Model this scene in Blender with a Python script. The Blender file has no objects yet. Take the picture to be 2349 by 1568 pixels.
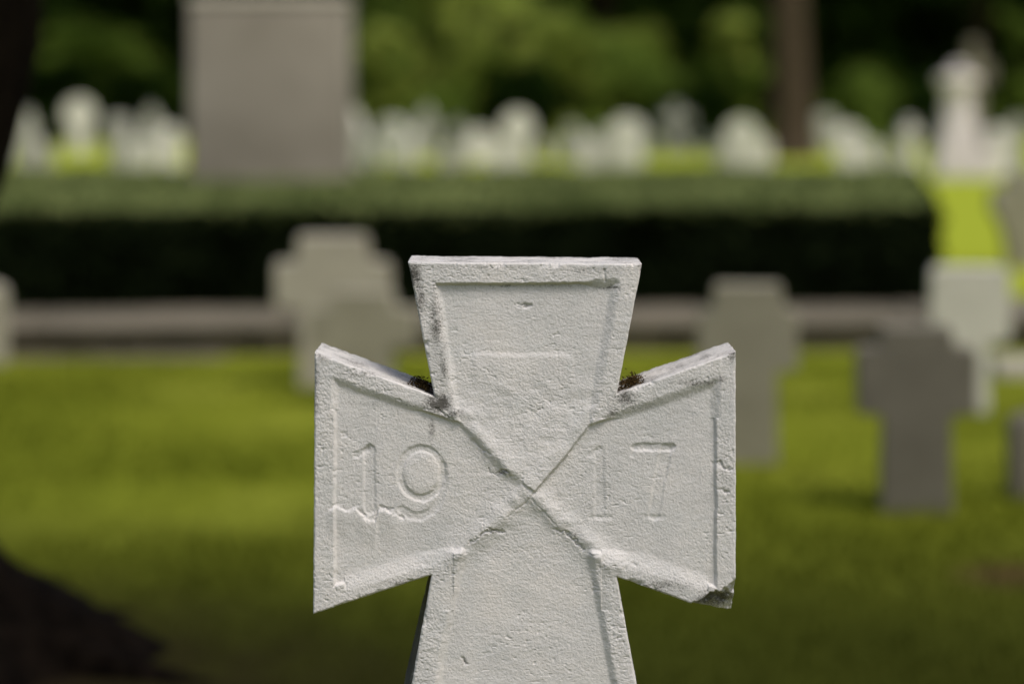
import bpy, math, numpy as np
from mathutils import Vector
R = math.radians
scene = bpy.context.scene
COL = scene.collection
FPX = 5546.0
CAMZ = 1.4

# ------------------------------------------------------------------ helpers
def link(o): COL.objects.link(o); return o
def tag(o, label=None, category=None, group=None, kind=None):
    if label: o["label"] = label
    if category: o["category"] = category
    if group: o["group"] = group
    if kind: o["kind"] = kind
    return o
def np_mesh(name, V, F, smooth=True, extra=None):
    me = bpy.data.meshes.new(name)
    V = np.asarray(V, dtype=np.float32); F = np.asarray(F, dtype=np.int32)
    k = F.shape[1]
    loops = F.ravel(); starts = np.arange(len(F))*k; tot = np.full(len(F), k)
    if extra:
        for ng in extra:
            starts = np.append(starts, len(loops)); tot = np.append(tot, len(ng))
            loops = np.append(loops, ng)
    me.vertices.add(len(V)); me.vertices.foreach_set("co", V.ravel())
    me.loops.add(len(loops)); me.loops.foreach_set("vertex_index", loops.astype(np.int32))
    me.polygons.add(len(starts)); me.polygons.foreach_set("loop_start", starts.astype(np.int32))
    me.polygons.foreach_set("loop_total", tot.astype(np.int32))
    me.update(calc_edges=True); me.validate()
    if smooth:
        me.polygons.foreach_set("use_smooth", np.ones(len(me.polygons), dtype=bool))
    return me
def obj(name, me, mat=None, parent=None, loc=None, **kw):
    o = bpy.data.objects.new(name, me); link(o)
    if mat: me.materials.append(mat)
    if parent: o.parent = parent
    if loc: o.location = loc
    tag(o, **kw); return o

rngT = np.random.RandomState(7)
TAB = rngT.rand(256, 256)
def vn(x, y, s=0):
    x = x + s*17.31; y = y + s*9.77
    xi = np.floor(x).astype(int); yi = np.floor(y).astype(int)
    fx = x-xi; fy = y-yi
    fx = fx*fx*(3-2*fx); fy = fy*fy*(3-2*fy)
    a = TAB[xi % 256, yi % 256]; b = TAB[(xi+1) % 256, yi % 256]
    c = TAB[xi % 256, (yi+1) % 256]; d = TAB[(xi+1) % 256, (yi+1) % 256]
    return (a*(1-fx)+b*fx)*(1-fy)+(c*(1-fx)+d*fx)*fy
def fbm(x, y, s=0, o=3):
    t = 0; a = 1; n = 0
    for i in range(o):
        t = t+a*(vn(x, y, s+i*3)-.5)*2; n += a; a *= .5; x = x*2.03; y = y*2.03
    return t/n
def sstep(a, b, x):
    t = np.clip((x-a)/(b-a), 0, 1); return t*t*(3-2*t)
def seg_d(x, y, a, b):
    ax, ay = a; bx, by = b
    vx, vy = bx-ax, by-ay
    t = np.clip(((x-ax)*vx+(y-ay)*vy)/(vx*vx+vy*vy+1e-9), 0, 1)
    return np.hypot(x-ax-t*vx, y-ay-t*vy)
def line_d(x, y, pts):
    d = 1e9
    for a, b in zip(pts[:-1], pts[1:]): d = np.minimum(d, seg_d(x, y, a, b))
    return d
def sdf(x, y, poly):
    d = line_d(x, y, poly+[poly[0]])
    ins = np.zeros(x.shape, bool)
    n = len(poly)
    for i in range(n):
        x1, y1 = poly[i]; x2, y2 = poly[(i+1) % n]
        c = ((y1 > y) != (y2 > y)) & (x < (x2-x1)*(y-y1)/((y2-y1)+1e-12)+x1)
        ins ^= c
    return np.where(ins, d, -d)

# ------------------------------------------------------------------ materials
def newmat(name):
    m = bpy.data.materials.new(name); m.use_nodes = True
    nt = m.node_tree; nt.nodes.clear()
    out = nt.nodes.new("ShaderNodeOutputMaterial")
    return m, nt, out
def N(nt, t, **kw):
    n = nt.nodes.new(t)
    for k, v in kw.items():
        if k.startswith("_"): n.inputs[k[1:].replace("_", " ")].default_value = v
        else: setattr(n, k, v)
    return n
def ramp(nt, fac, stops):
    r = nt.nodes.new("ShaderNodeValToRGB")
    e = r.color_ramp.elements
    while len(e) > 1: e.remove(e[-1])
    e[0].position = stops[0][0]; e[0].color = (*stops[0][1], 1)
    for p, c in stops[1:]:
        q = e.new(p); q.color = (*c, 1)
    nt.links.new(fac, r.inputs[0]); return r.outputs[0]
def mix(nt, f, a, b, mode='MIX'):
    m = nt.nodes.new("ShaderNodeMix"); m.data_type = 'RGBA'; m.blend_type = mode
    for s, v in ((m.inputs[0], f), (m.inputs[6], a), (m.inputs[7], b)):
        if hasattr(v, "links"): nt.links.new(v, s)
        elif isinstance(v, tuple): s.default_value = (*v, 1)
        else: s.default_value = v
    return m.outputs[2]
def noise(nt, vec, scale, detail=4, rough=.6):
    n = N(nt, "ShaderNodeTexNoise", _Scale=scale, _Detail=detail, _Roughness=rough)
    nt.links.new(vec, n.inputs["Vector"]); return n.outputs["Fac"]
def stone_mat(name, c1, c2, scale=6, bump=.002, rough=.9, stain=(.08, .08, .06), stain_amt=.35, fine=120):
    m, nt, out = newmat(name)
    tc = N(nt, "ShaderNodeTexCoord").outputs["Object"]
    f = noise(nt, tc, scale)
    c = ramp(nt, f, [(.3, c1), (.7, c2)])
    f2 = noise(nt, tc, scale*.6, 6, .7)
    k = ramp(nt, f2, [(.5, (0, 0, 0)), (.75, (stain_amt,)*3)])
    c = mix(nt, k, c, stain)
    g = noise(nt, tc, fine, 3)
    c = mix(nt, .5, c, ramp(nt, g, [(.3, (.35,)*3), (.7, (.65,)*3)]), 'OVERLAY')
    b = N(nt, "ShaderNodeBsdfPrincipled", _Roughness=rough)
    b.inputs["Specular IOR Level"].default_value = .2
    nt.links.new(c, b.inputs["Base Color"])
    bp = N(nt, "ShaderNodeBump", _Strength=.6, _Distance=bump)
    nt.links.new(g, bp.inputs["Height"]); nt.links.new(bp.outputs[0], b.inputs["Normal"])
    nt.links.new(b.outputs[0], out.inputs[0]); return m
def leaf_mat(name, dark, light, scale=.6, trans=.3):
    m, nt, out = newmat(name)
    tc = N(nt, "ShaderNodeNewGeometry").outputs["Position"]
    f = noise(nt, tc, scale, 5, .7)
    c = ramp(nt, f, [(.40, dark), (.60, light)])
    d = N(nt, "ShaderNodeBsdfDiffuse"); t = N(nt, "ShaderNodeBsdfTranslucent")
    nt.links.new(c, d.inputs[0]); nt.links.new(c, t.inputs[0])
    mx = N(nt, "ShaderNodeMixShader"); mx.inputs[0].default_value = trans
    nt.links.new(d.outputs[0], mx.inputs[1]); nt.links.new(t.outputs[0], mx.inputs[2])
    nt.links.new(mx.outputs[0], out.inputs[0]); return m
def bark_mat(name, c1, c2):
    m, nt, out = newmat(name)
    tc = N(nt, "ShaderNodeTexCoord").outputs["Object"]
    mp = N(nt, "ShaderNodeMapping"); mp.inputs["Scale"].default_value = (9, 9, 1.5)
    nt.links.new(tc, mp.inputs[0])
    f = noise(nt, mp.outputs[0], 2.0, 6, .7)
    c = ramp(nt, f, [(.35, c1), (.65, c2)])
    b = N(nt, "ShaderNodeBsdfPrincipled", _Roughness=1.0)
    b.inputs["Specular IOR Level"].default_value = .03
    nt.links.new(c, b.inputs["Base Color"])
    bp = N(nt, "ShaderNodeBump", _Strength=1.0, _Distance=.03)
    nt.links.new(f, bp.inputs["Height"]); nt.links.new(bp.outputs[0], b.inputs["Normal"])
    nt.links.new(b.outputs[0], out.inputs[0]); return m

# ---- carved cross limestone (weathering and painted shade from vertex attribute)
def cross_mat():
    m, nt, out = newmat("weathered_limestone")
    L = nt.links.new
    tc = N(nt, "ShaderNodeTexCoord").outputs["Object"]
    f = noise(nt, tc, 14, 6, .65)
    c = ramp(nt, f, [(.3, (.61, .598, .58)), (.5, (.685, .663, .64)), (.7, (.745, .71, .672))])
    f2 = noise(nt, tc, 70, 5, .75)
    c = mix(nt, .35, c, ramp(nt, f2, [(.3, (.40,)*3), (.7, (.60,)*3)]), 'OVERLAY')
    fg = noise(nt, tc, 900, 3, .7)
    c = mix(nt, .45, c, ramp(nt, fg, [(.3, (.38,)*3), (.7, (.62,)*3)]), 'OVERLAY')
    f3 = noise(nt, tc, 22, 4)
    k3 = ramp(nt, f3, [(.52, (0,)*3), (.72, (.25,)*3)])
    c = mix(nt, k3, c, (.54, .56, .545))
    at = N(nt, "ShaderNodeAttribute", attribute_name="dirt").outputs["Fac"]
    ks = ramp(nt, at, [(.10, (0,)*3), (.75, (.45,)*3), (1.0, (.85,)*3)])
    c = mix(nt, ks, c, (.27, .26, .24))
    sp = noise(nt, tc, 420, 5, .8)
    a1 = N(nt, "ShaderNodeMath", operation='MULTIPLY_ADD'); L(at, a1.inputs[0]); a1.inputs[1].default_value = .5; L(sp, a1.inputs[2])
    k = ramp(nt, a1.outputs[0], [(.62, (0,)*3), (.82, (.85,)*3)])
    c = mix(nt, k, c, (.065, .06, .05))
    sp2 = noise(nt, tc, 420, 2, .5)
    k2 = ramp(nt, sp2, [(.68, (0,)*3), (.77, (.4,)*3)])
    c = mix(nt, k2, c, (.2, .195, .18))
    b = N(nt, "ShaderNodeBsdfPrincipled", _Roughness=.92)
    b.inputs["Specular IOR Level"].default_value = .15
    L(c, b.inputs["Base Color"])
    g = noise(nt, tc, 700, 4, .75)
    bp = N(nt, "ShaderNodeBump", _Strength=.7, _Distance=.0009); L(g, bp.inputs["Height"])
    L(bp.outputs[0], b.inputs["Normal"]); L(b.outputs[0], out.inputs[0]); return m
M_CROSS = cross_mat()
M_STONE = stone_mat("grey_concrete_stone", (.24, .222, .16), (.32, .298, .22))
M_STONE_M = stone_mat("mid_beige_stone", (.265, .245, .18), (.345, .32, .24))
M_STONE_L = stone_mat("light_beige_stone", (.34, .312, .24), (.44, .41, .32))
M_STONE_D = stone_mat("dark_grey_stone", (.150, .135, .102), (.205, .185, .142))
M_PALE = stone_mat("pale_stone", (.52, .50, .45), (.76, .73, .67), scale=2.2, stain_amt=.5)
M_PALE2 = stone_mat("pale_grey_stone", (.29, .285, .25), (.45, .44, .39), scale=2.2, stain_amt=.5)
M_PALE3 = stone_mat("pale_beige_stone", (.55, .53, .45), (.68, .655, .56))
M_MARBLE = stone_mat("pinkish_marble", (.56, .51, .485), (.68, .62, .59), scale=3)
M_MON = stone_mat("monument_stone", (.235, .210, .158), (.33, .298, .232), scale=1.3)
M_CAP = stone_mat("monument_cap_stone", (.42, .38, .29), (.5, .46, .36), scale=2)
M_WALL = stone_mat("wall_sandstone", (.070, .060, .041), (.14, .118, .085), scale=2.2)
M_LEDGE = stone_mat("ledge_slab_stone", (.11, .097, .070), (.20, .175, .13), scale=1.1)
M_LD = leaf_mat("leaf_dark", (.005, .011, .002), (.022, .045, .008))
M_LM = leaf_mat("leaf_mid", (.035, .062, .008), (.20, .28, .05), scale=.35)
M_LB = leaf_mat("leaf_bright", (.13, .18, .02), (.50, .56, .14), scale=.35, trans=.45)  # sunlit and unlit shrubs differ by leaf colour; this one paints in sunshine
M_HEDGE = leaf_mat("hedge_leaf_shaded", (.004, .007, .002), (.016, .024, .009), scale=1.6, trans=.05)  # hedge front leaves coloured near black for the shade on that face
M_HEDGETOP = leaf_mat("hedge_leaf_lit", (.10, .13, .04), (.25, .29, .105), scale=1.2, trans=.2)  # same hedge, top leaves painted paler for the light from above
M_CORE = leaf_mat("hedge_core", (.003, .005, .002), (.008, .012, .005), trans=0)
M_BARK = bark_mat("bark_brown", (.04, .028, .020), (.10, .075, .05))
M_BARKD = bark_mat("bark_dark", (.004, .003, .002), (.028, .019, .012))

# ------------------------------------------------------------------ world, sun, camera
SUN = Vector((.34, -.38, .86)).normalized()
w = bpy.data.worlds.new("World"); scene.world = w; w.use_nodes = True
nt = w.node_tree
sky = nt.nodes.new("ShaderNodeTexSky"); sky.sky_type = 'NISHITA'; sky.sun_disc = False
sky.sun_elevation = math.asin(SUN.z); sky.sun_rotation = math.atan2(SUN.x, SUN.y)
sky.air_density = 1.0; sky.dust_density = 4.0; sky.ozone_density = .6
bg = nt.nodes["Background"]; bg.inputs[1].default_value = .13
nt.links.new(sky.outputs[0], bg.inputs[0])
sl = bpy.data.lights.new("sun", 'SUN'); sl.energy = 1.9; sl.angle = R(20); sl.color = (1, .965, .915)
so = bpy.data.objects.new("sun", sl); link(so)
so.rotation_euler = SUN.to_track_quat('Z', 'Y').to_euler()
cam = bpy.data.cameras.new("camera"); co = bpy.data.objects.new("camera", cam); link(co)
co.location = (0, 0, CAMZ); co.rotation_euler = (R(90), 0, 0)
cam.lens = 85; cam.sensor_width = 36; cam.shift_y = -554/2349.; cam.clip_end = 2000
cam.dof.use_dof = True; cam.dof.focus_distance = 2.6; cam.dof.aperture_fstop = 2.3
scene.camera = co
scene.view_settings.view_transform = 'Standard'; scene.view_settings.look = 'None'; scene.view_settings.exposure = 0

# ------------------------------------------------------------------ foreground cross
K = 2.6/FPX
UL = (936, 601); UR = (1473, 605); ITR = (1415, 903); ITL = (996, 908)
RT = (1688, 806); RB = (1688, 1420); IBR = (1415, 1322); IBL = (990, 1318)
LT = (722, 808); LB = (718, 1408)
SR = (1594, 2300); SL = (810, 2300)
NC = 310
def bil(a, b, c, d, us, vs):
    u, v = np.meshgrid(us, vs)
    P = [(1-u)*(1-v)*a[i]+u*(1-v)*b[i]+u*v*c[i]+(1-u)*v*d[i] for i in (0, 1)]
    return P[0], P[1]
lin = np.linspace(0, 1, NC+1)
PX = []; PY = []; cnt = 0
def addgrid(X, Y):
    global cnt
    idx = np.arange(X.size).reshape(X.shape)+cnt
    PX.append(X.ravel()); PY.append(Y.ravel()); cnt += X.size
    return idx
Cx, Cy = bil(ITL, ITR, IBR, IBL, lin, lin); C = addgrid(Cx, Cy)
nU = 220; X, Y = bil(UL, UR, ITR, ITL, lin, np.linspace(0, 1, nU+1)); U = addgrid(X[:-1], Y[:-1]); U = np.vstack([U, C[0]])
nA = 200; X, Y = bil(LT, ITL, IBL, LB, np.linspace(0, 1, nA+1), lin); Lg = addgrid(X[:, :-1], Y[:, :-1]); Lg = np.hstack([Lg, C[:, :1]])
X, Y = bil(ITR, RT, RB, IBR, np.linspace(0, 1, nA+1), lin); Rg = addgrid(X[:, 1:], Y[:, 1:]); Rg = np.hstack([C[:, -1:], Rg])
vs = np.concatenate([np.linspace(0, .32, 230), np.linspace(.32, 1, 90)[1:]])
X, Y = bil(IBL, IBR, SR, SL, lin, vs); S = addgrid(X[1:], Y[1:]); S = np.vstack([C[-1], S])
px = np.concatenate(PX); py = np.concatenate(PY)
def quads(G):
    return np.stack([G[:-1, :-1], G[1:, :-1], G[1:, 1:], G[:-1, 1:]], -1).reshape(-1, 4)
F = np.vstack([quads(g) for g in (C, U, Lg, Rg, S)])
loop = np.concatenate([U[0], U[1:, -1], Rg[0, 1:], Rg[1:, -1], Rg[-1, ::-1][1:], S[1:, -1], S[-1, ::-1][1:], S[::-1, 0][1:],
                       Lg[-1, ::-1][1:], Lg[::-1, 0][1:], Lg[0, 1:], U[::-1, 0][1:-1]])
outline = [UL, UR, ITR, RT, RB, IBR, SR, SL, IBL, LB, LT, ITL]
x = px; y = py
edge = sdf(x, y, outline)
edge = np.maximum(edge, 0)
FU = [(1000, 652), (1413, 650), (1355, 975), (1293, 1052), (1228, 1126), (1165, 1085), (1104, 1022), (1052, 970)]
FR = [(1355, 975), (1642, 877), (1642, 1345), (1500, 1300), (1352, 1262), (1283, 1207), (1219, 1140), (1228, 1126), (1293, 1052)]
FL = [(1052, 970), (768, 874), (768, 1342), (900, 1305), (1064, 1258), (1140, 1212), (1219, 1140), (1228, 1126), (1165, 1085), (1104, 1022)]
FS = [(1219, 1140), (1283, 1207), (1352, 1262), (1408, 1560), (1535, 2250), (866, 2250), (1004, 1560), (1064, 1258), (1140, 1212)]
xw = x+1.3*fbm(x/14, y/14, 1)+2*fbm(x/60, y/60, 5)
yw = y+1.3*fbm(x/14, y/14, 2)+1.8*fbm(x/70, y/70, 6)
cz = np.exp(-(np.hypot(x-1215, y-1130)/190)**4)
wd = 4.0+10*sstep(1335, 1375, x)*(y < 960)+8*(x < 1080)*(y < 940)*(y > 660)+20*sstep(1235, 1275, y)*((x < 1040) | (x > 1380))*sstep(10, 30, edge)*((x > 790) & (x < 1625))*(y < 1400)
wd = wd+cz*(8*(y > 1140)+11*(x < 1200)*(y < 1140))+6*(y > 1270)*((x > 970) & (x < 1440))
def wf(poly): return sstep(-1, 1, sdf(xw, yw, poly)/wd)
wU = wf(FU); wR = wf(FR); wL = wf(FL); wS = wf(FS)
sw = np.maximum(wU+wR+wL+wS, 1e-6); nrm = np.where(sw > 1, 1/sw, 1)
wU = wU*nrm; wR = wR*nrm; wL = wL*nrm; wS = wS*nrm
dU = np.interp(y, [650, 780, 960, 1050, 1130], [12, 11, 5, 0, -3])
rc = np.hypot(x-1222, y-1135)
dR = np.interp(rc, [0, 60, 200, 420], [5, 8.5, 9.5, 9.5])
dL = np.interp(rc, [0, 60, 200, 420], [3, 7, 9, 9])
dS = np.interp(y, [1140, 1260, 1500], [8.5, 10.5, 10])
h = -(wU*dU+wR*dR+wL*dL+wS*dS)
h0 = h.copy()
field = np.clip(wU+wR+wL+wS, 0, 1)
def ridge(pts, width, ht, s):
    global h
    d = line_d(x+5*fbm(x/25, y/25, s), y+5*fbm(x/25, y/25, s+5), pts)
    h = h+ht*np.exp(-(d/width)**2)*(.65+.7*vn(x/22, y/22, s))
ridge([(1060, 950), (1110, 1010), (1175, 1080)], 28, 4.6, 4)
ridge([(1050, 1268), (1125, 1205), (1200, 1140)], 28, 7.0, 8)
ridge([(1240, 1150), (1295, 1205), (1365, 1262), (1410, 1290)], 25, 6.5, 9)
ridge([(1350, 950), (1285, 1035), (1225, 1105)], 22, 2.6, 19)
def groove(pts, width, depth, jit=3, s=3):
    global h
    d = line_d(x+jit*fbm(x/9, y/9, s), y+jit*fbm(x/9, y/9, s+4), pts)
    h = h-depth*np.exp(-(d/width)**2)*(.35+1.1*vn(x/17, y/17, s+6))
groove([(1352, 978), (1290, 1058), (1236, 1118), (1205, 1152), (1165, 1186)], 2.0, 2.4)
groove([(1219, 1143), (1262, 1190), (1282, 1214)], 2.2, 1.5)
groove([(1085, 1010), (1112, 1036), (1124, 1042)], 2.6, 3.0, 6)
groove([(1120, 1080), (1140, 1090), (1150, 1082), (1165, 1080), (1172, 1094)], 3.0, 5, 8)
groove([(1080, 1246), (1112, 1220), (1140, 1216), (1150, 1222)], 3.0, 4, 9)
groove([(1268, 1212), (1292, 1218), (1318, 1238), (1338, 1262)], 3.0, 4, 9)
groove([(1000, 935), (1030, 958), (1052, 970)], 2.4, 4, 5)
xs = x+4*fbm(x/20, y/20, 2); ys = y+4*fbm(x/20, y/20, 3)
h += 2.3*sstep(-6, 8, ys-813)*(1-sstep(835, 930, y))*sstep(1076, 1094, xs)*(1-sstep(1304, 1324, xs))
h += 1.6*fbm(x/34, y/30, 29, 2)*sstep(850, 900, y)*(1-sstep(1020, 1080, y))*wU
groove([(1188, 699), (1218, 700), (1203, 706)], 3.5, 4, 3)
wear = .5+.65*vn(x/32, y/32, 44)
def stroke(pts, hw, depth=6.0, soft=3.8):
    global h
    d = line_d(x+2.2*fbm(x/10, y/10, 7), y+2.2*fbm(x/10, y/10, 11), pts)
    h = h-depth*(1-sstep(hw-soft, hw+soft, d))*wear
stroke([(847, 1033), (848, 1168)], 13, 3.6)
stroke([(819, 1044), (842, 1032)], 6, 2.6)
th = np.linspace(0, 2*math.pi, 30)
stroke([(966+49*math.cos(t), 1086+57*math.sin(t)) for t in th], 7.5, 3.2)
stroke([(1015, 1070), (1017, 1110), (1009, 1145), (991, 1172), (968, 1186), (942, 1184), (922, 1170)], 9, 2.6, 4.5)
h += 1.6*(1-sstep(.6, 1., np.hypot((x-966)/44, (y-1087)/51)))
stroke([(1375, 1036), (1377, 1182)], 11, 2.3, 4.5)
stroke([(1352, 1044), (1374, 1033)], 5.5, 1.6)
stroke([(1354, 1187), (1400, 1187)], 4.5, 1.8)
stroke([(1457, 1026), (1541, 1027)], 8, 4.0)
stroke([(1457, 1027), (1451, 1044)], 4.5, 2.2)
stroke([(1529, 1032), (1512, 1110), (1501, 1182)], 12.5, 3.3)
stroke([(1482, 1187), (1524, 1187)], 4.5, 1.9)
lp = [(752, 1168), (772, 1158), (792, 1170), (815, 1164), (838, 1186), (860, 1192), (868, 1162), (898, 1172), (926, 1190)]
dd = line_d(x+6*fbm(x/9, y/9, 5), y+6*fbm(x/9, y/9, 6), lp)
h -= 4.0*np.exp(-(dd/3.5)**2)*sstep(.3, .8, vn(x/14, y/14, 18))
yl = np.interp(x, [p[0] for p in lp], [p[1] for p in lp])
h += 4.0*sstep(0, 9, y-yl+5*fbm(x/9, y/9, 6))*(1-sstep(12, 80, y-yl))*sstep(745, 770, x)*(1-sstep(890, 935, x))
groove([(1636, 1062), (1650, 1058), (1658, 1072), (1680, 1076)], 3, 4, 6)
groove([(1640, 1118), (1670, 1128)], 2.5, 3, 4)
groove([(1385, 618), (1388, 645)], 2.2, 4, 2)
groove([(1060, 1510), (1068, 1525)], 3, 6, 4)
groove([(1448, 1292), (1460, 1296)], 3, 4, 4)
er = 3.5+3.5*np.clip(fbm(x/22, y/22, 12), 0, 1)
h -= er*(1-sstep(0, 1, edge/(er*1.1)))**2*.9
nib = np.clip(fbm(x/30, y/30, 15, 4)-.32, 0, 1)
h -= 20*nib*(1-sstep(0, 14, edge))*(1-.5*(y > 1500))
nx_, ny_ = 45/106., 96/106.
dist = (x-1690)*nx_+(y-1334)*ny_+9*fbm(x/16, y/16, 21, 4)
h -= (np.clip(dist, 0, 200)*1.3+4.0*np.clip(dist, 0, 3)*(.6+vn(x/8, y/8, 22))+3*fbm(x/10, y/10, 27)*(dist > 0))*(x > 1520)
dist2 = (y-(1362-(x-870)*.33))+8*fbm(x/15, y/15, 23)
h -= np.clip(dist2+8, 0, 60)*.5*np.exp(-((x-860)/60)**2)*(y > 1300)
rim = 1-field
g_fine = fbm(x/3.2, y/2.9, 31, 2); g_mid = fbm(x/15, y/8, 33, 3); g_big = fbm(x/85, y/70, 35, 3)
rough_r = rim*(.2+.8*sstep(.4, .8, vn(x/70, y/70, 41)))
upz = np.exp(-(((x-1200)/110)**2+((y-920)/90)**2))
rough_c = cz*.5+upz*.6
h += g_fine*(.58+.5*rough_r+.25*rough_c)+g_mid*(.34+.36*rough_r+.65*rough_c)+g_big*1.2
pit = np.clip(vn(x/9, y/4.5, 51)-.80, 0, 1)*5
h -= pit*(1.5+.5*rim)*(.08+1.3*sstep(.35, .9, vn(x/80, y/80, 55))+.5*upz)
pit2 = np.clip(vn(x/5, y/5, 61)-.76, 0, 1)*4
h -= pit2*2.0*(rim+.12+.2*rough_c)*sstep(.35, .8, vn(x/60, y/60, 65))
wob = (1-sstep(0, 30, edge))
dx = wob*(.9*fbm(x/18, y/18, 71)); dy = wob*(.9*fbm(x/18, y/18, 73))
def blob(cx, cy, rx, ry=None, a=1.0):
    ry = ry or rx
    return a*np.exp(-((x-cx)/rx)**2-((y-cy)/ry)**2)
dirt = np.zeros_like(x)
blobs = [(950, 632, 20, 30, .60), (962, 690, 16, 55, .50), (1000, 745, 16, 75, .46), (1018, 830, 14, 50, .42), (1006, 925, 30, 24, .90),
         (1036, 948, 34, 20, .40), (990, 985, 9, 26, .50), (1435, 915, 26, 22, .50), (1400, 945, 30, 18, .34), (1680, 812, 12, 22, .50),
         (1600, 878, 56, 9, .42), (1650, 870, 18, 12, .38), (1400, 660, 34, 7, .50), (1200, 656, 170, 5, .36), (740, 818, 22, 14, .34),  # thin strip under the top rim paints its shadow among the stains
         (850, 858, 90, 12, .22), (1520, 1345, 80, 16, .36), (1640, 1378, 46, 24, .70), (930, 1335, 60, 9, .32), (1250, 1110, 18, 22, .12),
         (1152, 1083, 18, 8, .45), (1310, 1226, 26, 14, .26), (1135, 1216, 22, 8, .32), (880, 925, 130, 10, .20), (1450, 935, 90, 10, .25),
         (1100, 612, 120, 10, .24), (1350, 620, 100, 10, .24), (1662, 1100, 12, 140, .16), (1470, 610, 10, 12, .4), (1215, 1143, 40, 8, .15),
         (1415, 1400, 12, 60, .12), (726, 905, 8, 60, .34), (1030, 1400, 8, 90, .12), (1066, 1518, 8, 10, .4), (1205, 702, 16, 6, .3)]
for b in blobs: dirt = np.maximum(dirt, blob(*b))
dirt = dirt*(.55+.75*vn(x/16, y/16, 88))
cav = np.clip(-(h-h0), 0, 8)/8.
dirt = dirt+.13*cav*(.3+vn(x/60, y/60, 81))+.09*rim*vn(x/45, y/45, 83)  # hollows and rims get a slightly darker tone
HT = 213.0
V = np.stack([(x+dx-1174.5)*K, 2.6-h*K, CAMZ-(y+dy-230)*K], -1)
nS = 26
lx_ = V[loop, 0]; lz_ = V[loop, 2]; ly_ = V[loop, 1]
lpx = px[loop]; lpy = py[loop]
tx = np.roll(lx_, -3)-np.roll(lx_, 3); tz = np.roll(lz_, -3)-np.roll(lz_, 3)
ln = np.hypot(tx, tz)+1e-9; nx = -tz/ln; nz = tx/ln
isfl = (lpx < 1000) & (lpy > 1319) & (lpx > 760)
isfl = isfl & (lpx > 990-.183*(lpy-1318)-4)
flare = np.where(isfl, np.interp(lpy, [1318, 1345, 1568, 2300], [0, 5, 16, 24]), 0)
arc = np.arange(len(loop))*1.6
rows = [loop]; allV = [V]; dirt_shades = [dirt]; base = len(V)
for r in range(1, nS+1):
    t = r/nS
    yy = ly_*(1-t)+(2.6+HT*K)*t
    n = (1.6*fbm(arc/14, np.full(len(arc), r*8/14.), 91)+.5)*K*min(1, r/3)
    X2 = lx_+nx*n-flare*K*t; Z2 = lz_+nz*n
    allV.append(np.stack([X2, yy, Z2], -1)); rows.append(np.arange(len(loop))+base); base += len(loop)
    dirt_shades.append(np.clip(.24+.3*fbm(arc/40, np.full(len(arc), r*8/40.), 95)+.55*isfl+.25*np.exp(-(np.minimum(np.hypot(lpx-996, lpy-908), np.hypot(lpx-1415, lpy-903))/60)**2), 0, 1))  # flared left shaft side coloured darker to read as a shaded face
SF = []
for a, b in zip(rows[:-1], rows[1:]):
    SF.append(np.stack([a, np.roll(a, -1), np.roll(b, -1), b], -1))
F2 = np.vstack([F]+SF); V2 = np.vstack(allV)
me = np_mesh("stone_cross", V2, F2, True, extra=[rows[-1]])
at = me.attributes.new("dirt", 'FLOAT', 'POINT'); at.data.foreach_set("value", np.concatenate(dirt_shades).astype(np.float32))
cross = obj("stone_cross_gravestone", me, M_CROSS,
            label="weathered pale limestone iron-cross gravestone carved with 1917 and raised rims", category="gravestone")
def box_bevel(name, x0, x1, y0, y1, z0, z1, mat, bev=.01, parent=None, taper=0, **kw):
    v = [(x0, y0, z0), (x1, y0, z0), (x1, y1, z0), (x0, y1, z0), (x0+taper, y0+taper, z1), (x1-taper, y0+taper, z1), (x1-taper, y1-taper, z1), (x0+taper, y1-taper, z1)]
    f = [(0, 3, 2, 1), (4, 5, 6, 7), (0, 1, 5, 4), (1, 2, 6, 5), (2, 3, 7, 6), (3, 0, 4, 7)]
    m = np_mesh(name, v, f, False)
    o = obj(name, m, mat, parent, **kw)
    b = o.modifiers.new("b", 'BEVEL'); b.width = bev; b.segments = 3
    return o
cxm = (1202-1174.5)*K
box_bevel("plinth", cxm-.24, cxm+.24, 2.52, 2.80, -.05, CAMZ-(2290-230)*K, M_CROSS, .015, cross, .02)

# ------------------------------------------------------------------ leaves
def leaf_cloud(centers, size, rng, aspect=.55, up=0.0):
    n = len(centers)
    a = rng.normal(size=(n, 3)); a /= np.linalg.norm(a, axis=1)[:, None]
    b = rng.normal(size=(n, 3)); b[:, 2] *= (1-up); b -= a*(a*b).sum(1)[:, None]; b /= np.linalg.norm(b, axis=1)[:, None]
    s = (size*(.6+.8*rng.rand(n)))[:, None]
    c = np.asarray(centers)
    V = np.stack([c-a*s*.5, c+b*s*.5*aspect, c+a*s*.5, c-b*s*.5*aspect], 1).reshape(-1, 3)
    F = np.arange(4*n).reshape(n, 4)
    return V, F
M_MOSS = leaf_mat("dry_moss", (.022, .013, .006), (.095, .062, .024), scale=90, trans=.1)
for (mx, my, n, sx) in ((968, 889, 1700, 26), (1444, 884, 1900, 30)):
    rng = np.random.RandomState(mx)
    d = 2.6+.012+rng.rand(n)*.07
    u = rng.normal(size=n)*.6
    cxp = mx+u*sx
    side = -1 if mx < 1200 else 1
    hgt = np.abs(rng.normal(size=n))*9.5*np.exp(-(u*.8)**2)
    cyp = my+6+(-side)*(cxp-mx)*.38-hgt
    c = np.stack([(cxp-1174.5)*K*1.02, d, CAMZ-(cyp+9-230)*K], -1)
    Vm, Fm = leaf_cloud(c, .0042, rng, .35)
    obj("moss_clump", np_mesh("moss_clump", Vm, Fm, False), M_MOSS,
        label="dry brown green moss tuft lodged in the cross notch", category="moss", group="moss tufts on the stone cross")

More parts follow.
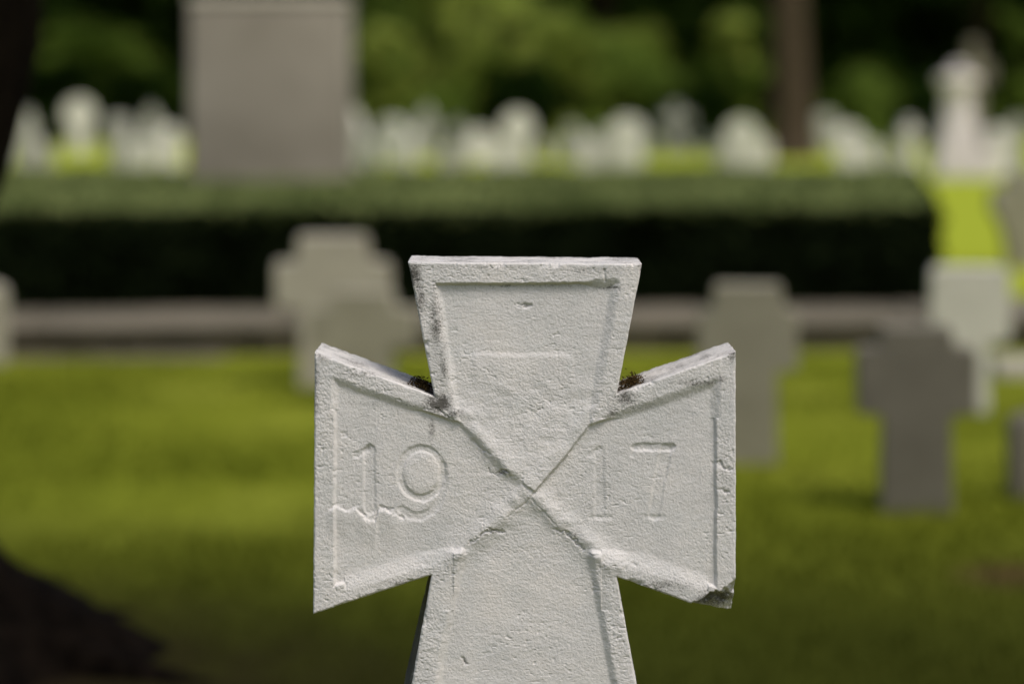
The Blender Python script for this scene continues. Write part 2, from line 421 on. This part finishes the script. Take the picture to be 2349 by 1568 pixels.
# ------------------------------------------------------------------ ground
def grass_color(nt):
    L = nt.links.new
    pos = N(nt, "ShaderNodeNewGeometry").outputs["Position"]
    mp = N(nt, "ShaderNodeMapping"); mp.inputs["Scale"].default_value = (1, .6, 1); L(pos, mp.inputs[0])
    f = noise(nt, mp.outputs[0], .8, 4, .6)
    c = ramp(nt, f, [(.30, (.160, .188, .017)), (.5, (.195, .222, .021)), (.70, (.245, .268, .034))])
    f2 = noise(nt, mp.outputs[0], 5, 4, .7)
    c = mix(nt, .5, c, ramp(nt, f2, [(.3, (.40,)*3), (.7, (.60,)*3)]), 'OVERLAY')
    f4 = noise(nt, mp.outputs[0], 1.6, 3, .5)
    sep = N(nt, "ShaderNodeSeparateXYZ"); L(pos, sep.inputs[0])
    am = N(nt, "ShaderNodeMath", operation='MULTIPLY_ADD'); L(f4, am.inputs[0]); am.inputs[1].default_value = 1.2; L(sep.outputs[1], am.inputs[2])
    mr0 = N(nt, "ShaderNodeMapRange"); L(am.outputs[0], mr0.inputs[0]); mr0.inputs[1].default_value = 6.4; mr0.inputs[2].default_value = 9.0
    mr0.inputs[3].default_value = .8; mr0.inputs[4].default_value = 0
    c = mix(nt, mr0.outputs[0], c, (.080, .082, .014))  # near lawn darkened in colour to deepen the tree shade
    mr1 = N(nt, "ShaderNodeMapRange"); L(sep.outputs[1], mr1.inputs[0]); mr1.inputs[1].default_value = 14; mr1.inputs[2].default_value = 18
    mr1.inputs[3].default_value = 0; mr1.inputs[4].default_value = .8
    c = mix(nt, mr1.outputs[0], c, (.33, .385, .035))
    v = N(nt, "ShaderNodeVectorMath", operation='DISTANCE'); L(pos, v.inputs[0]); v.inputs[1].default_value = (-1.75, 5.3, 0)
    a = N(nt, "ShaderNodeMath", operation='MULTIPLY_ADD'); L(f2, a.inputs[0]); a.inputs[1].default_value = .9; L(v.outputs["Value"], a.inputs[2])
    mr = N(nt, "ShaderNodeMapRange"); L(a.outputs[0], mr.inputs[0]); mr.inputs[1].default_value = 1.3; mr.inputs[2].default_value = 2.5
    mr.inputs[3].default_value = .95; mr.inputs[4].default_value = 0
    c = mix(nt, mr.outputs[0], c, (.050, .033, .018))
    v2 = N(nt, "ShaderNodeVectorMath", operation='DISTANCE'); L(pos, v2.inputs[0]); v2.inputs[1].default_value = (1.5, 7.15, 0)
    mr2 = N(nt, "ShaderNodeMapRange"); L(v2.outputs["Value"], mr2.inputs[0]); mr2.inputs[1].default_value = .08; mr2.inputs[2].default_value = .24
    mr2.inputs[3].default_value = .8; mr2.inputs[4].default_value = 0
    c = mix(nt, mr2.outputs[0], c, (.17, .10, .05))
    return c
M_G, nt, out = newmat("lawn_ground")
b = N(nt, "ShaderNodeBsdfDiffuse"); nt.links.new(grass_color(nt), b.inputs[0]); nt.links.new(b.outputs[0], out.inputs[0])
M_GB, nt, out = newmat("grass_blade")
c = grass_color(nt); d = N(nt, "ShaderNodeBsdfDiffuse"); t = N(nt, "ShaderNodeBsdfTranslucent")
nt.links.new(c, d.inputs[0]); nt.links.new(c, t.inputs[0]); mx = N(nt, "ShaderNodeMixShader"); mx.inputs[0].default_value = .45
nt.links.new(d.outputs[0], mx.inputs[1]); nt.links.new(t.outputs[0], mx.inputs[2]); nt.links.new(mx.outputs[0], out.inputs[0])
gx = np.concatenate([[-600, -200, -60, -20], np.linspace(-8, 8, 65), [20, 60, 200, 600]])
gy = np.concatenate([[-300, -60, -10], np.linspace(0, 20, 81), [26, 35, 50, 80, 130, 250, 700]])
GX, GY = np.meshgrid(gx, gy)
GZ = .02*fbm(GX*.8, GY*.8, 3)*((np.abs(GX) < 8) & (GY > 1) & (GY < 12.5))-.005
Gi = np.arange(GX.size).reshape(GX.shape)
Fq = np.stack([Gi[:-1, :-1], Gi[:-1, 1:], Gi[1:, 1:], Gi[1:, :-1]], -1).reshape(-1, 4)
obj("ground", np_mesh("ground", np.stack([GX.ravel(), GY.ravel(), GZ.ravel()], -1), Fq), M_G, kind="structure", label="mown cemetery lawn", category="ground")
rng = np.random.RandomState(11)
n = 110000
bd = 4.0+9.1*rng.rand(n)**.85; bx = (rng.rand(n)-.5)*2*(bd*.26+.6)
keep = np.hypot(bx+1.75, bd-5.5) > 1.0+.7*rng.rand(n); bd = bd[keep]; bx = bx[keep]; n = len(bd)
hh = .015+.03*rng.rand(n)*(.4+1.2*vn(bx*2, bd*2, 9)); ang = rng.rand(n)*math.pi
wv = np.stack([np.cos(ang), np.sin(ang), 0*ang], -1)*.004
bp_ = np.stack([bx, bd, np.full(n, -.01)], -1)
tip = bp_+np.stack([rng.normal(size=n)*.016, rng.normal(size=n)*.016, hh], -1)
Vb = np.stack([bp_-wv, bp_+wv, tip], 1).reshape(-1, 3)
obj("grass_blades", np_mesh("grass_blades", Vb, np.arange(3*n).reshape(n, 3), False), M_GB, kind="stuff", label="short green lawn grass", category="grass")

# ------------------------------------------------------------------ stone crosses and headstones
def extrude_profile(name, prof, depth, mat, bev=.02, smooth=False):
    n = len(prof)
    v = [(p[0], -depth/2, p[1]) for p in prof]+[(p[0], depth/2, p[1]) for p in prof]
    me = bpy.data.meshes.new(name)
    f = [tuple(range(n)), tuple(range(2*n-1, n-1, -1))]+[(i, i+n, (i+1) % n+n, (i+1) % n) for i in range(n)]
    me.from_pydata(v, [], f); me.update()
    return me
def mirror(half):
    return [(x, z) for x, z in half]+[(-x, z) for x, z in half[::-1] if x > 1e-6]
def squat(wd, ht, hd=.70, sh=.86):
    w = wd/2
    return mirror([(w*.60, -.06), (w*.57, ht*.50), (w*.62, ht*.515), (w*.97, ht*.53), (w, ht*.56), (w, ht*(sh-.035)), (w*.96, ht*(sh-.005)), (w*(hd+.06), ht*sh), (w*hd, ht*(sh+.02)), (w*(hd-.01), ht*.97), (w*(hd-.06), ht)])
def boxy(wd, ht):
    w = wd/2
    return mirror([(w*.48, -.06), (w*.46, ht*.46), (w*.52, ht*.48), (w*.96, ht*.50), (w, ht*.53), (w, ht*.94), (w*.97, ht*.975), (w*.9, ht)])
def stone(name, prof, D, pxc, depth, mat, bev=.015, rot=0, tilt=0, **kw):
    me = extrude_profile(name, prof, depth, mat)
    o = obj(name, me, mat, None, ((pxc-1174.5)/FPX*D, D, 0), **kw)
    b = o.modifiers.new("b", 'BEVEL'); b.width = bev; b.segments = 3; b.limit_method = 'ANGLE'; b.angle_limit = R(25)
    o.rotation_euler = (0, R(tilt), R(rot)); return o
G1 = "squat stone crosses on the lawn"
stone("stone_cross_gravestone", squat(.575, .735, .62, .83), 11.9, 764, .20, M_STONE_L, rot=5, label="light beige stubby stone cross standing close behind a smaller one", category="gravestone", group=G1)
stone("stone_cross_gravestone", squat(.475, .525, .60, .855), 11.1, 834, .18, M_STONE_M, bev=.01, rot=-4, label="low beige stubby stone cross in front of a larger one", category="gravestone", group=G1)
stone("stone_cross_gravestone", squat(.385, .685), 9.41, 1715, .18, M_STONE, rot=-5, label="tall slim grey stone cross on the lawn", category="gravestone", group=G1)
stone("stone_cross_gravestone", squat(.405, .62, .62, .89), 8.35, 2100, .16, M_STONE_D, rot=-6, label="dark grey shaded stone cross on the lawn", category="gravestone", group=G1)
stone("stone_cross_gravestone", boxy(.35, .65), 10.9, 2224, .16, M_PALE3, rot=-8, label="pale square-headed stone cross behind the dark one", category="gravestone", group=G1)
def rounded(wd, ht, k=.5, sh=0):
    w = wd/2; pts = [(w, -.1)]
    r = w*k
    zb = ht-r
    for a in np.linspace(0, 90, 8): pts.append((w*math.cos(R(a)) if a < 89.9 else 0, zb+r*math.sin(R(a))))
    return mirror(pts)
stone("headstone", rounded(.30, .30, .3), 8.58, 2412, .12, M_STONE_D, label="small low dark grey headstone on the lawn", category="headstone")
stone("headstone", rounded(.42, .44, .3), 12.9, -76, .14, M_STONE_L, label="rounded beige headstone before the low wall", category="headstone")
def tcross(wd, ht):
    w = wd/2
    return mirror([(w*.45, -.1), (w*.62, ht*.3), (w*.8, ht*.5), (w, ht*.58), (w, ht*.8), (w*.6, ht*.84), (w*.52, ht*.98), (w*.4, ht)])
stone("headstone", tcross(.58, .80), 20.3, 2352, .2, M_STONE, label="greenish grey gravestone tapering towards its foot", category="headstone")
# flat ledger slab
o = box_bevel("grave_slab", -.20, .20, -.28, .28, -.04, .065, M_STONE_L, .012, None, .015,
              label="low pale flat grave slab lying on the lawn", category="grave slab")
o.location = ((2362-1174.5)/FPX*12.4, 12.4, 0); o.rotation_euler = (0, 0, R(-6))

# far headstones
def roundhead(wd, ht):
    w = wd/2; c = ht-w; p = [(w*.62, -.1), (w*.55, c-w*.8)]
    for a in np.linspace(-52, 90, 12): p.append((w*math.cos(R(a)) if a < 89.9 else 0, c+w*math.sin(R(a))))
    return mirror(p)
def latin(wd, ht):
    w = wd/2
    return mirror([(w*.9, -.1), (w*.9, ht*.16), (w*.42, ht*.2), (w*.32, ht*.6), (w, ht*.62), (w, ht*.8), (w*.32, ht*.8), (w*.32, ht)])
def pointed(wd, ht): return mirror([(wd/2, -.1), (wd/2, ht*.55), (wd*.3, ht*.8), (0, ht)])
GF = "white gravestones on the far lawn"
far = [  # cx, w, top, base, kind, mat
 (62, 56, 248, 412, 'p', M_PALE2), (102, 34, 325, 412, 'r', M_PALE2), (185, 72, 226, 350, 'o', M_PALE), (280, 52, 266, 400, 'r', M_PALE2), (322, 54, 316, 404, 'r', M_PALE), (352, 50, 240, 372, 'p', M_PALE2), (385, 44, 288, 402, 'r', M_PALE),
 (812, 50, 250, 392, 'p', M_PALE), (850, 40, 310, 396, 'r', M_PALE2), (895, 66, 272, 372, 'r', M_PALE), (972, 56, 240, 360, 'p', M_PALE2), (1020, 40, 345, 396, 'r', M_PALE2), (935, 36, 300, 392, 'r', M_PALE), (1060, 34, 320, 380, 'r', M_PALE2),
 (1100, 56, 294, 372, 'r', M_PALE), (1146, 44, 318, 402, 'r', M_PALE), (1194, 74, 254, 402, 'o', M_PALE), (1312, 60, 282, 372, 'p', M_PALE2), (1350, 44, 310, 400, 'r', M_PALE), (1390, 36, 290, 392, 'r', M_PALE2), (1438, 72, 268, 402, 'r', M_PALE),
 (1552, 78, 240, 350, 'l', M_PALE2), (1702, 78, 272, 404, 'o', M_PALE), (1664, 40, 330, 398, 'r', M_PALE2), (1748, 44, 318, 398, 'r', M_PALE),
 (1895, 50, 258, 344, 'r', M_PALE2), (1948, 60, 286, 392, 'r', M_PALE), (1992, 44, 318, 400, 'r', M_PALE), (2040, 40, 324, 404, 'p', M_PALE2), (2086, 54, 274, 388, 'l', M_PALE),
 (2290, 54, 292, 404, 'r', M_PALE), (2334, 54, 268, 412, 'o', M_PALE2), (1045, 46, 276, 350, 'l', M_PALE2), (735, 60, 262, 380, 'r', M_PALE),
 (2240, 84, 92, 350, 'l', M_STONE_D), (1490, 30, 300, 350, 'r', M_PALE2), (1250, 34, 318, 366, 'r', M_PALE2), (1620, 32, 312, 352, 'r', M_PALE2)]
rg = np.random.RandomState(4)
desc = {'p': "pointed", 'o': "round-headed", 'r': "arched", 'l': "cross-topped"}
for cx_, w_, t_, b_, k_, m_ in far:
    D = CAMZ*FPX/(b_-230); k = D/FPX; W = w_*k; H = (b_-t_)*k
    prof = {'p': pointed, 'o': roundhead, 'l': latin}.get(k_, lambda a, b: rounded(a, b, .8))(W, H)
    stone("headstone", prof, D, cx_, .25*W+.1, m_, bev=.03, rot=rg.uniform(-35, 35), tilt=rg.uniform(-4, 4),
          label=("white " if m_ is M_PALE else "dark grey " if m_ is M_STONE_D else "grey ")+desc[k_]+" gravestone on the far lawn", category="headstone", group=GF)
D = 44.; k = D/FPX; sx = (2198-1174.5)*k
def lathe(name, prof, mat, parent=None, loc=(0, 0, 0), seg=28, sq=1.0, jit=0, **kw):
    n = len(prof); V = []
    for i, (r, z) in enumerate(prof):
        for j in range(seg):
            a = 2*math.pi*j/seg
            V.append((r*math.cos(a), r*sq*math.sin(a), z))
    F = [(i*seg+j, i*seg+(j+1) % seg, (i+1)*seg+(j+1) % seg, (i+1)*seg+j) for i in range(n-1) for j in range(seg)]
    return obj(name, np_mesh(name, V, F), mat, parent, loc, **kw)
root = bpy.data.objects.new("statue_monument", None); link(root); root.location = (sx, D, 0)
tag(root, "pinkish white draped statue on a stepped stone pedestal", "statue")
box_bevel("pedestal", -.48, .58, -.5, .5, -.05, .50, M_MARBLE, .03, root, .05)
box_bevel("pedestal_block", -.36, .36, -.34, .34, .50, .95, M_MARBLE, .03, root, .04)
lathe("figure", [(.31, .95), (.30, 1.2), (.26, 1.45), (.25, 1.55), (.35, 1.66), (.40, 1.78), (.38, 1.84), (.2, 1.89), (.12, 1.91), (.15, 1.95), (.15, 2.01), (.10, 2.06), (.0, 2.08)], M_MARBLE, root, sq=.7)

# monument block
D = 18.7; k = D/FPX; mxc = (611-1174.5)*k
mon = bpy.data.objects.new("stone_monument", None); link(mon); mon.location = (mxc, D+.5, 0)
tag(mon, "large square brown grey stone block monument rising from clipped shrubs", "monument")
box_bevel("block", -.612, .612, -.45, .45, -.05, 2.14, M_MON, .03, mon, 0)
box_bevel("cap", -.626, .626, -.462, .462, 2.14, 2.21, M_CAP, .02, mon, .01)
box_bevel("base_step", -.67, .67, -.53, .53, -.05, .60, M_MON, .03, mon, 0)

# ------------------------------------------------------------------ low wall with slab ledge (slightly turned)
ANG = R(4.5)
wroot = bpy.data.objects.new("low_stone_wall", None); link(wroot); wroot.location = (0, 13.45, 0); wroot.rotation_euler = (0, 0, ANG)
tag(wroot, "low brown sandstone retaining wall with pale slab ledge below the hedge", "wall")
rng = np.random.RandomState(3)
Vw = []; Fw = []
xx = -7.0
BOXF = [(0, 3, 2, 1), (4, 5, 6, 7), (0, 1, 5, 4), (1, 2, 6, 5), (2, 3, 7, 6), (3, 0, 4, 7)]
while xx < 7.0:
    L_ = rng.uniform(.7, 1.4); x0, x1 = xx+.012, xx+L_-.012; yo = rng.uniform(-.015, .015)
    s = len(Vw)
    Vw += [(x0, yo, -.05), (x1, yo, -.05), (x1, 1.2, -.05), (x0, 1.2, -.05), (x0, yo, .125), (x1, yo, .125), (x1, 1.2, .125), (x0, 1.2, .125)]
    Fw += [tuple(s+i for i in f) for f in BOXF]
    xx += L_
o = obj("wall_blocks", np_mesh("wall_blocks", Vw, Fw, False), M_WALL, wroot)
b = o.modifiers.new("b", 'BEVEL'); b.width = .012; b.segments = 2
Vw = []; Fw = []; xx = -7.0
while xx < 7.0:
    L_ = rng.uniform(1.0, 1.6); x0, x1 = xx+.008, xx+L_-.008; s = len(Vw); zt = .170+rng.uniform(-.006, .006)
    Vw += [(x0, -.05, .127), (x1, -.05, .127), (x1, 1.35, .127), (x0, 1.35, .127), (x0, -.05, zt), (x1, -.05, zt), (x1, 1.35, zt), (x0, 1.35, zt)]
    Fw += [tuple(s+i for i in f) for f in BOXF]
    xx += L_
o = obj("ledge_slabs", np_mesh("ledge_slabs", Vw, Fw, False), M_LEDGE, wroot)
b = o.modifiers.new("b", 'BEVEL'); b.width = .012; b.segments = 2
Vw = []; Fw = []; xx = -7.0
while xx < -1.6:
    L_ = rng.uniform(.8, 1.0); x0, x1 = xx+.006, xx+L_-.006; s = len(Vw); zt = .02+rng.uniform(-.006, .006)
    Vw += [(x0, -.18, -.05), (x1, -.18, -.05), (x1, -.10, -.05), (x0, -.10, -.05), (x0, -.18, zt), (x1, -.18, zt), (x1, -.10, zt), (x0, -.10, zt)]
    Fw += [tuple(s+i for i in f) for f in BOXF]
    xx += L_
obj("edging_stones", np_mesh("edging_stones", Vw, Fw, False), M_LEDGE, wroot)

# ------------------------------------------------------------------ hedge (its end runs obliquely)
hroot = bpy.data.objects.new("clipped_hedge", None); link(hroot); hroot.location = (0, 13.45, 0); hroot.rotation_euler = (0, 0, ANG)
tag(hroot, "broad dark green clipped hedge behind the low stone wall", "hedge")
HX0, HX1, HY0, HY1, HZ, SK = -7.0, 2.66, 1.05, 8.6, .745, 1.75
rng = np.random.RandomState(5)
i_ = .06
v = [(HX0+i_, HY0+i_, -.02), (HX1-i_, HY0+i_, -.02), (HX1+SK-i_, HY1-i_, -.02), (HX0+i_, HY1-i_, -.02)]
v = v+[(a, b, HZ-.09) for a, b, _ in v]
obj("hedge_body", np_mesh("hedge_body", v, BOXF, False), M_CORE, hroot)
def surf(n, face):
    u = rng.rand(n); v = rng.rand(n)
    if face == 'f': c = np.stack([HX0+(HX1-HX0)*u, HY0+rng.normal(size=n)*.02+.06*fbm(u*30, v*3, 3), .05+(HZ-.05)*v], -1)
    elif face == 'r': c = np.stack([HX1+SK*u+rng.normal(size=n)*.02, HY0+(HY1-HY0)*u, .05+(HZ-.05)*v], -1)
    else: c = np.stack([HX0+(HX1+SK*v-HX0)*u, HY0+(HY1-HY0)*v, HZ-.05*np.exp(-v*25)+rng.normal(size=n)*.018+.04*fbm(u*14, v*10, 4)], -1)
    return c
cs = np.vstack([surf(26000, 'f'), surf(16000, 'r')])
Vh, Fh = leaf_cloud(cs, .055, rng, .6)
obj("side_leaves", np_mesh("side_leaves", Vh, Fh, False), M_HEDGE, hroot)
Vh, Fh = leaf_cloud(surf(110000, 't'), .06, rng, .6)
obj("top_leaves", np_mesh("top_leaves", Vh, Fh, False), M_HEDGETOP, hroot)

# ------------------------------------------------------------------ trees
def tube(path, radii, seg=14, flare=None, jit=.0, seed=0):
    V = []; P = [Vector(p) for p in path]; rg = np.random.RandomState(seed)
    n = len(P)
    ph = rg.rand(4)*6
    for i in range(n):
        t = (P[min(i+1, n-1)]-P[max(i-1, 0)]).normalized()
        a = t.cross(Vector((0, 1, 0.01))).normalized(); b = t.cross(a).normalized()
        for j in range(seg):
            th = 2*math.pi*j/seg
            r = radii[i]*(1+jit*math.sin(3*th+ph[0])+jit*.6*math.sin(5*th+ph[1]+i*.3))
            V.append(tuple(P[i]+(a*math.cos(th)+b*math.sin(th))*r))
    F = [(i*seg+j, i*seg+(j+1) % seg, (i+1)*seg+(j+1) % seg, (i+1)*seg+j) for i in range(n-1) for j in range(seg)]
    return np.array(V), np.array(F)
def join(parts):
    Vs = []; Fs = []; o = 0
    for v, f in parts: Vs.append(v); Fs.append(f+o); o += len(v)
    return np.vstack(Vs), np.vstack(Fs)
def clump_cloud(clumps, per, rng, squash=.7):
    cs = []
    for c, r in clumps:
        d = rng.normal(size=(per, 3)); d /= np.linalg.norm(d, axis=1)[:, None]
        d *= (rng.rand(per)**.45)[:, None]*r*(.75+.5*rng.rand()); d[:, 2] *= squash
        cs.append(np.asarray(c)+d)
    return np.vstack(cs)
def make_tree(name, loc, r0, H, crown_r, crown_z0, leafmat, seed, lsize=.3, nclump=40, per=110, bark=M_BARKD, label="", cat="tree", group=None, lean=0):
    rng = np.random.RandomState(seed)
    root = bpy.data.objects.new(name, None); link(root); root.location = loc
    tag(root, label, cat, group)
    zs = np.array([-.1, .15, .5, 1.2, 2.5, 4.5, 6.5, H*.8, H*.95]); zs = zs[zs < H]
    rr = [r0*f for f in (1.6, 1.35, 1.12, 1.02, .95, .85, .7, .35, .1)][:len(zs)]
    path = [(lean*z+.05*math.sin(z*.9+seed), .04*math.cos(z), z) for z in zs]
    parts = [tube(path, rr, jit=.05, seed=seed)]
    clumps = []
    for i in range(nclump):
        a = rng.rand()*2*math.pi; t = rng.rand(); z = crown_z0+(H-crown_z0)*t
        R_ = crown_r*math.sqrt(max(.1, 1-(2*t-.9)**2*.8))*(rng.rand()**.5)
        clumps.append(((R_*math.cos(a)+lean*z, R_*math.sin(a), z), crown_r*.27*(.7+.6*rng.rand())))
    for i in range(0, min(nclump, 14)):
        c = clumps[i][0]; zz = max(crown_z0*.75, c[2]-crown_r*.5)
        zz = min(zz, H*.75)
        p0 = (lean*zz, 0, zz); mid = ((p0[0]+c[0])*.5, c[1]*.5, (zz+c[2])*.5+.15)
        parts.append(tube([p0, mid, c], [r0*.35, r0*.2, r0*.05], seg=7, seed=i))
    V, F = join(parts)
    obj("trunk", np_mesh("trunk", V, F), bark, root)
    V, F = leaf_cloud(clump_cloud(clumps, per, rng), lsize, rng)
    obj("crown", np_mesh("crown", V, F, False), leafmat, root)
    return root
def bush(loc, rx, rz, mat, seed, label, lsize=.17, per=170, nc=34):
    rng = np.random.RandomState(seed)
    root = bpy.data.objects.new("shrub", None); link(root); root.location = loc
    tag(root, label, "shrub", "shrubs along the far lawn edge")
    cl = []
    parts = []
    for i in range(nc):
        a = rng.rand()*6.28; q = rng.rand()**.5; z = rz*(.12+.85*rng.rand())
        f = math.sqrt(max(.2, 1-(z/rz)**2*.7))
        c = (rx*.95*q*f*math.cos(a), rx*.8*q*f*math.sin(a), z); cl.append((c, rx*rng.uniform(.18, .42)))
        if i % 2 == 0: parts.append(tube([(0, 0, -.05), (c[0]*.4, c[1]*.4, z*.5), c], [.05, .035, .01], seg=6))
    V, F = join(parts); obj("stems", np_mesh("stems", V, F), M_BARKD, root)
    V, F = leaf_cloud(clump_cloud(cl, per, rng, .85), lsize, rng)
    obj("foliage", np_mesh("foliage", V, F, False), mat, root)
def at_px(pxx, D): return ((pxx-1174.5)*D/FPX, D, 0)
GT = "trees along the far lawn"
make_tree("broadleaf_tree", at_px(1812, 58), .49, 14, 4, 7.5, M_LD, 1, nclump=30, bark=M_BARK, label="tall tree with straight brown trunk on the far lawn", group=GT)
for i, (pxx, D, r0, m_) in enumerate([(1385, 92, .45, M_LD), (20, 90, .5, M_LD), (2250, 96, .3, M_LD), (540, 92, .4, M_LD)]):
    make_tree("broadleaf_tree", at_px(pxx, D), r0, 13, 4.5, 5.8, m_, 20+i, label="dark leafy tree at the edge of the wood", group=GT)
bright = "sunlit yellow green leafy shrub under the trees"
dark = "dark green rounded shrub at the lawn edge"
midl = "mid green leafy shrub under the trees"
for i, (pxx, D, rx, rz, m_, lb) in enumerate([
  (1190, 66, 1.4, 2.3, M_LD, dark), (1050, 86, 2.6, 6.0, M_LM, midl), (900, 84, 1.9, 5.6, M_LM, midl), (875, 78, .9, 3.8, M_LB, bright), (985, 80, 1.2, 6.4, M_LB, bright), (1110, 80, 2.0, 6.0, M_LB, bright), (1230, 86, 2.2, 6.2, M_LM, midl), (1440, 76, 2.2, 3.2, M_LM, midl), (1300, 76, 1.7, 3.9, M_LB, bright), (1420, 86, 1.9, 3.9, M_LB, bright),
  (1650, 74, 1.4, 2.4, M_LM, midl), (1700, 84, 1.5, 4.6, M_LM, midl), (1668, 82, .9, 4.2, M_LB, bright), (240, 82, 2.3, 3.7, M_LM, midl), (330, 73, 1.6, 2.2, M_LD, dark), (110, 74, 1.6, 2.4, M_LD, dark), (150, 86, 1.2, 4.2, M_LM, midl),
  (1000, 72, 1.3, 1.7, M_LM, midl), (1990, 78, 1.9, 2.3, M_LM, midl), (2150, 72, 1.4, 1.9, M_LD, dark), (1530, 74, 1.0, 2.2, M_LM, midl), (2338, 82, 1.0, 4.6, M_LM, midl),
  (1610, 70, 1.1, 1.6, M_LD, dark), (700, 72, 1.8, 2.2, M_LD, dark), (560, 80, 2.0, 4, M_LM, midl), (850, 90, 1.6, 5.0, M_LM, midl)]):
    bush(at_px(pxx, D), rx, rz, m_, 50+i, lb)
rng = np.random.RandomState(77)
wn = 60000
a = rng.rand(wn); wx = -45+90*a; wy = 97+rng.rand(wn)*7+6*np.abs(wx/40); wz = rng.rand(wn)**.9*15
Vf, Ff = leaf_cloud(np.stack([wx, wy, wz], -1), 1.0, rng, .8)
M_WOOD = leaf_mat("wood_leaf", (.003, .006, .001), (.018, .034, .006), scale=.25, trans=.1)
obj("far_wood", np_mesh("far_wood", Vf, Ff, False), M_WOOD, kind="stuff", label="dark dense wood beyond the cemetery", category="wood")

# near old tree with root flare and unseen crown shaped to shade the lawn
rng = np.random.RandomState(91)
old = bpy.data.objects.new("old_tree", None); link(old); old.location = (-1.97, 6.1, 0)
tag(old, "old dark-barked tree with spreading root flare and overhanging crown", "tree")
zz = np.array([-.1, -.02, .02, .05, .09, .14, .2, .28, .38, .5, .75, 1.0, 1.3, 1.65, 2.0, 2.8, 3.6, 4.6])
rr = [1.16, 1.04, .94, .85, .775, .72, .675, .625, .57, .53, .51, .59, .665, .695, .66, .50, .4, .22]
path = [(np.interp(z, [0, .5, .75, 1.3, 2, 4.6], [0, -.05, -.06, .02, .13, .3]), np.interp(z, [0, 2, 4.6], [0, 0, -.6]), z) for z in zz]
V, F = tube(path, rr, seg=72, jit=.02, seed=2)
ang = np.arctan2(V[:, 1], V[:, 0]); fl = np.clip(1-V[:, 2]/.45, 0, 1)
lob = 1+fl*(.06*np.sin(5*ang+.8)+.04*np.sin(9*ang+2))+.02*fbm(ang*6, V[:, 2]*4, 5)
V[:, 0] *= lob; V[:, 1] *= lob*np.where(V[:, 2] < 2, .72, 1)
V[:, 2] += fl*.03*fbm(V[:, 0]*6, V[:, 1]*6, 8)
parts = [(V, F)]
for k_, (a0, ln_) in enumerate([(-.15, 1.35), (-.7, 1.2), (-1.35, 1.1), (.5, 1.2), (-2.2, 1.1)]):
    pth = [(math.cos(a0+.12*math.sin(q*5+k_))*ln_*q, math.sin(a0+.12*math.sin(q*5+k_))*ln_*q*.8, .10-.14*q) for q in np.linspace(.3, 1, 7)]
    parts.append(tube(pth, list(np.linspace(.12, .03, 7)), seg=12, seed=k_))
clumps = []
for i in range(110):
    cx_ = rng.uniform(-2.2, 6.6); cy_ = rng.uniform(-3.3, -1.25); cz_ = rng.uniform(4.6, 6.0)
    clumps.append(((cx_, cy_, cz_), rng.uniform(.45, .75)))
for i in range(16):
    clumps.append(((rng.uniform(-3, 1), rng.uniform(-1, 2), rng.uniform(4.8, 6.8)), rng.uniform(.45, .75)))
for i in range(0, 126, 5):
    c = clumps[i][0]
    parts.append(tube([(.2, -.3, 3.5), (c[0]*.45, c[1]*.55-.1, 4.4), c], [.16, .09, .02], seg=8, seed=i))
V, F = join(parts); obj("trunk", np_mesh("trunk", V, F), M_BARKD, old)
V, F = leaf_cloud(clump_cloud(clumps, 300, rng), .15, rng)
obj("crown", np_mesh("crown", V, F, False), M_LD, old)
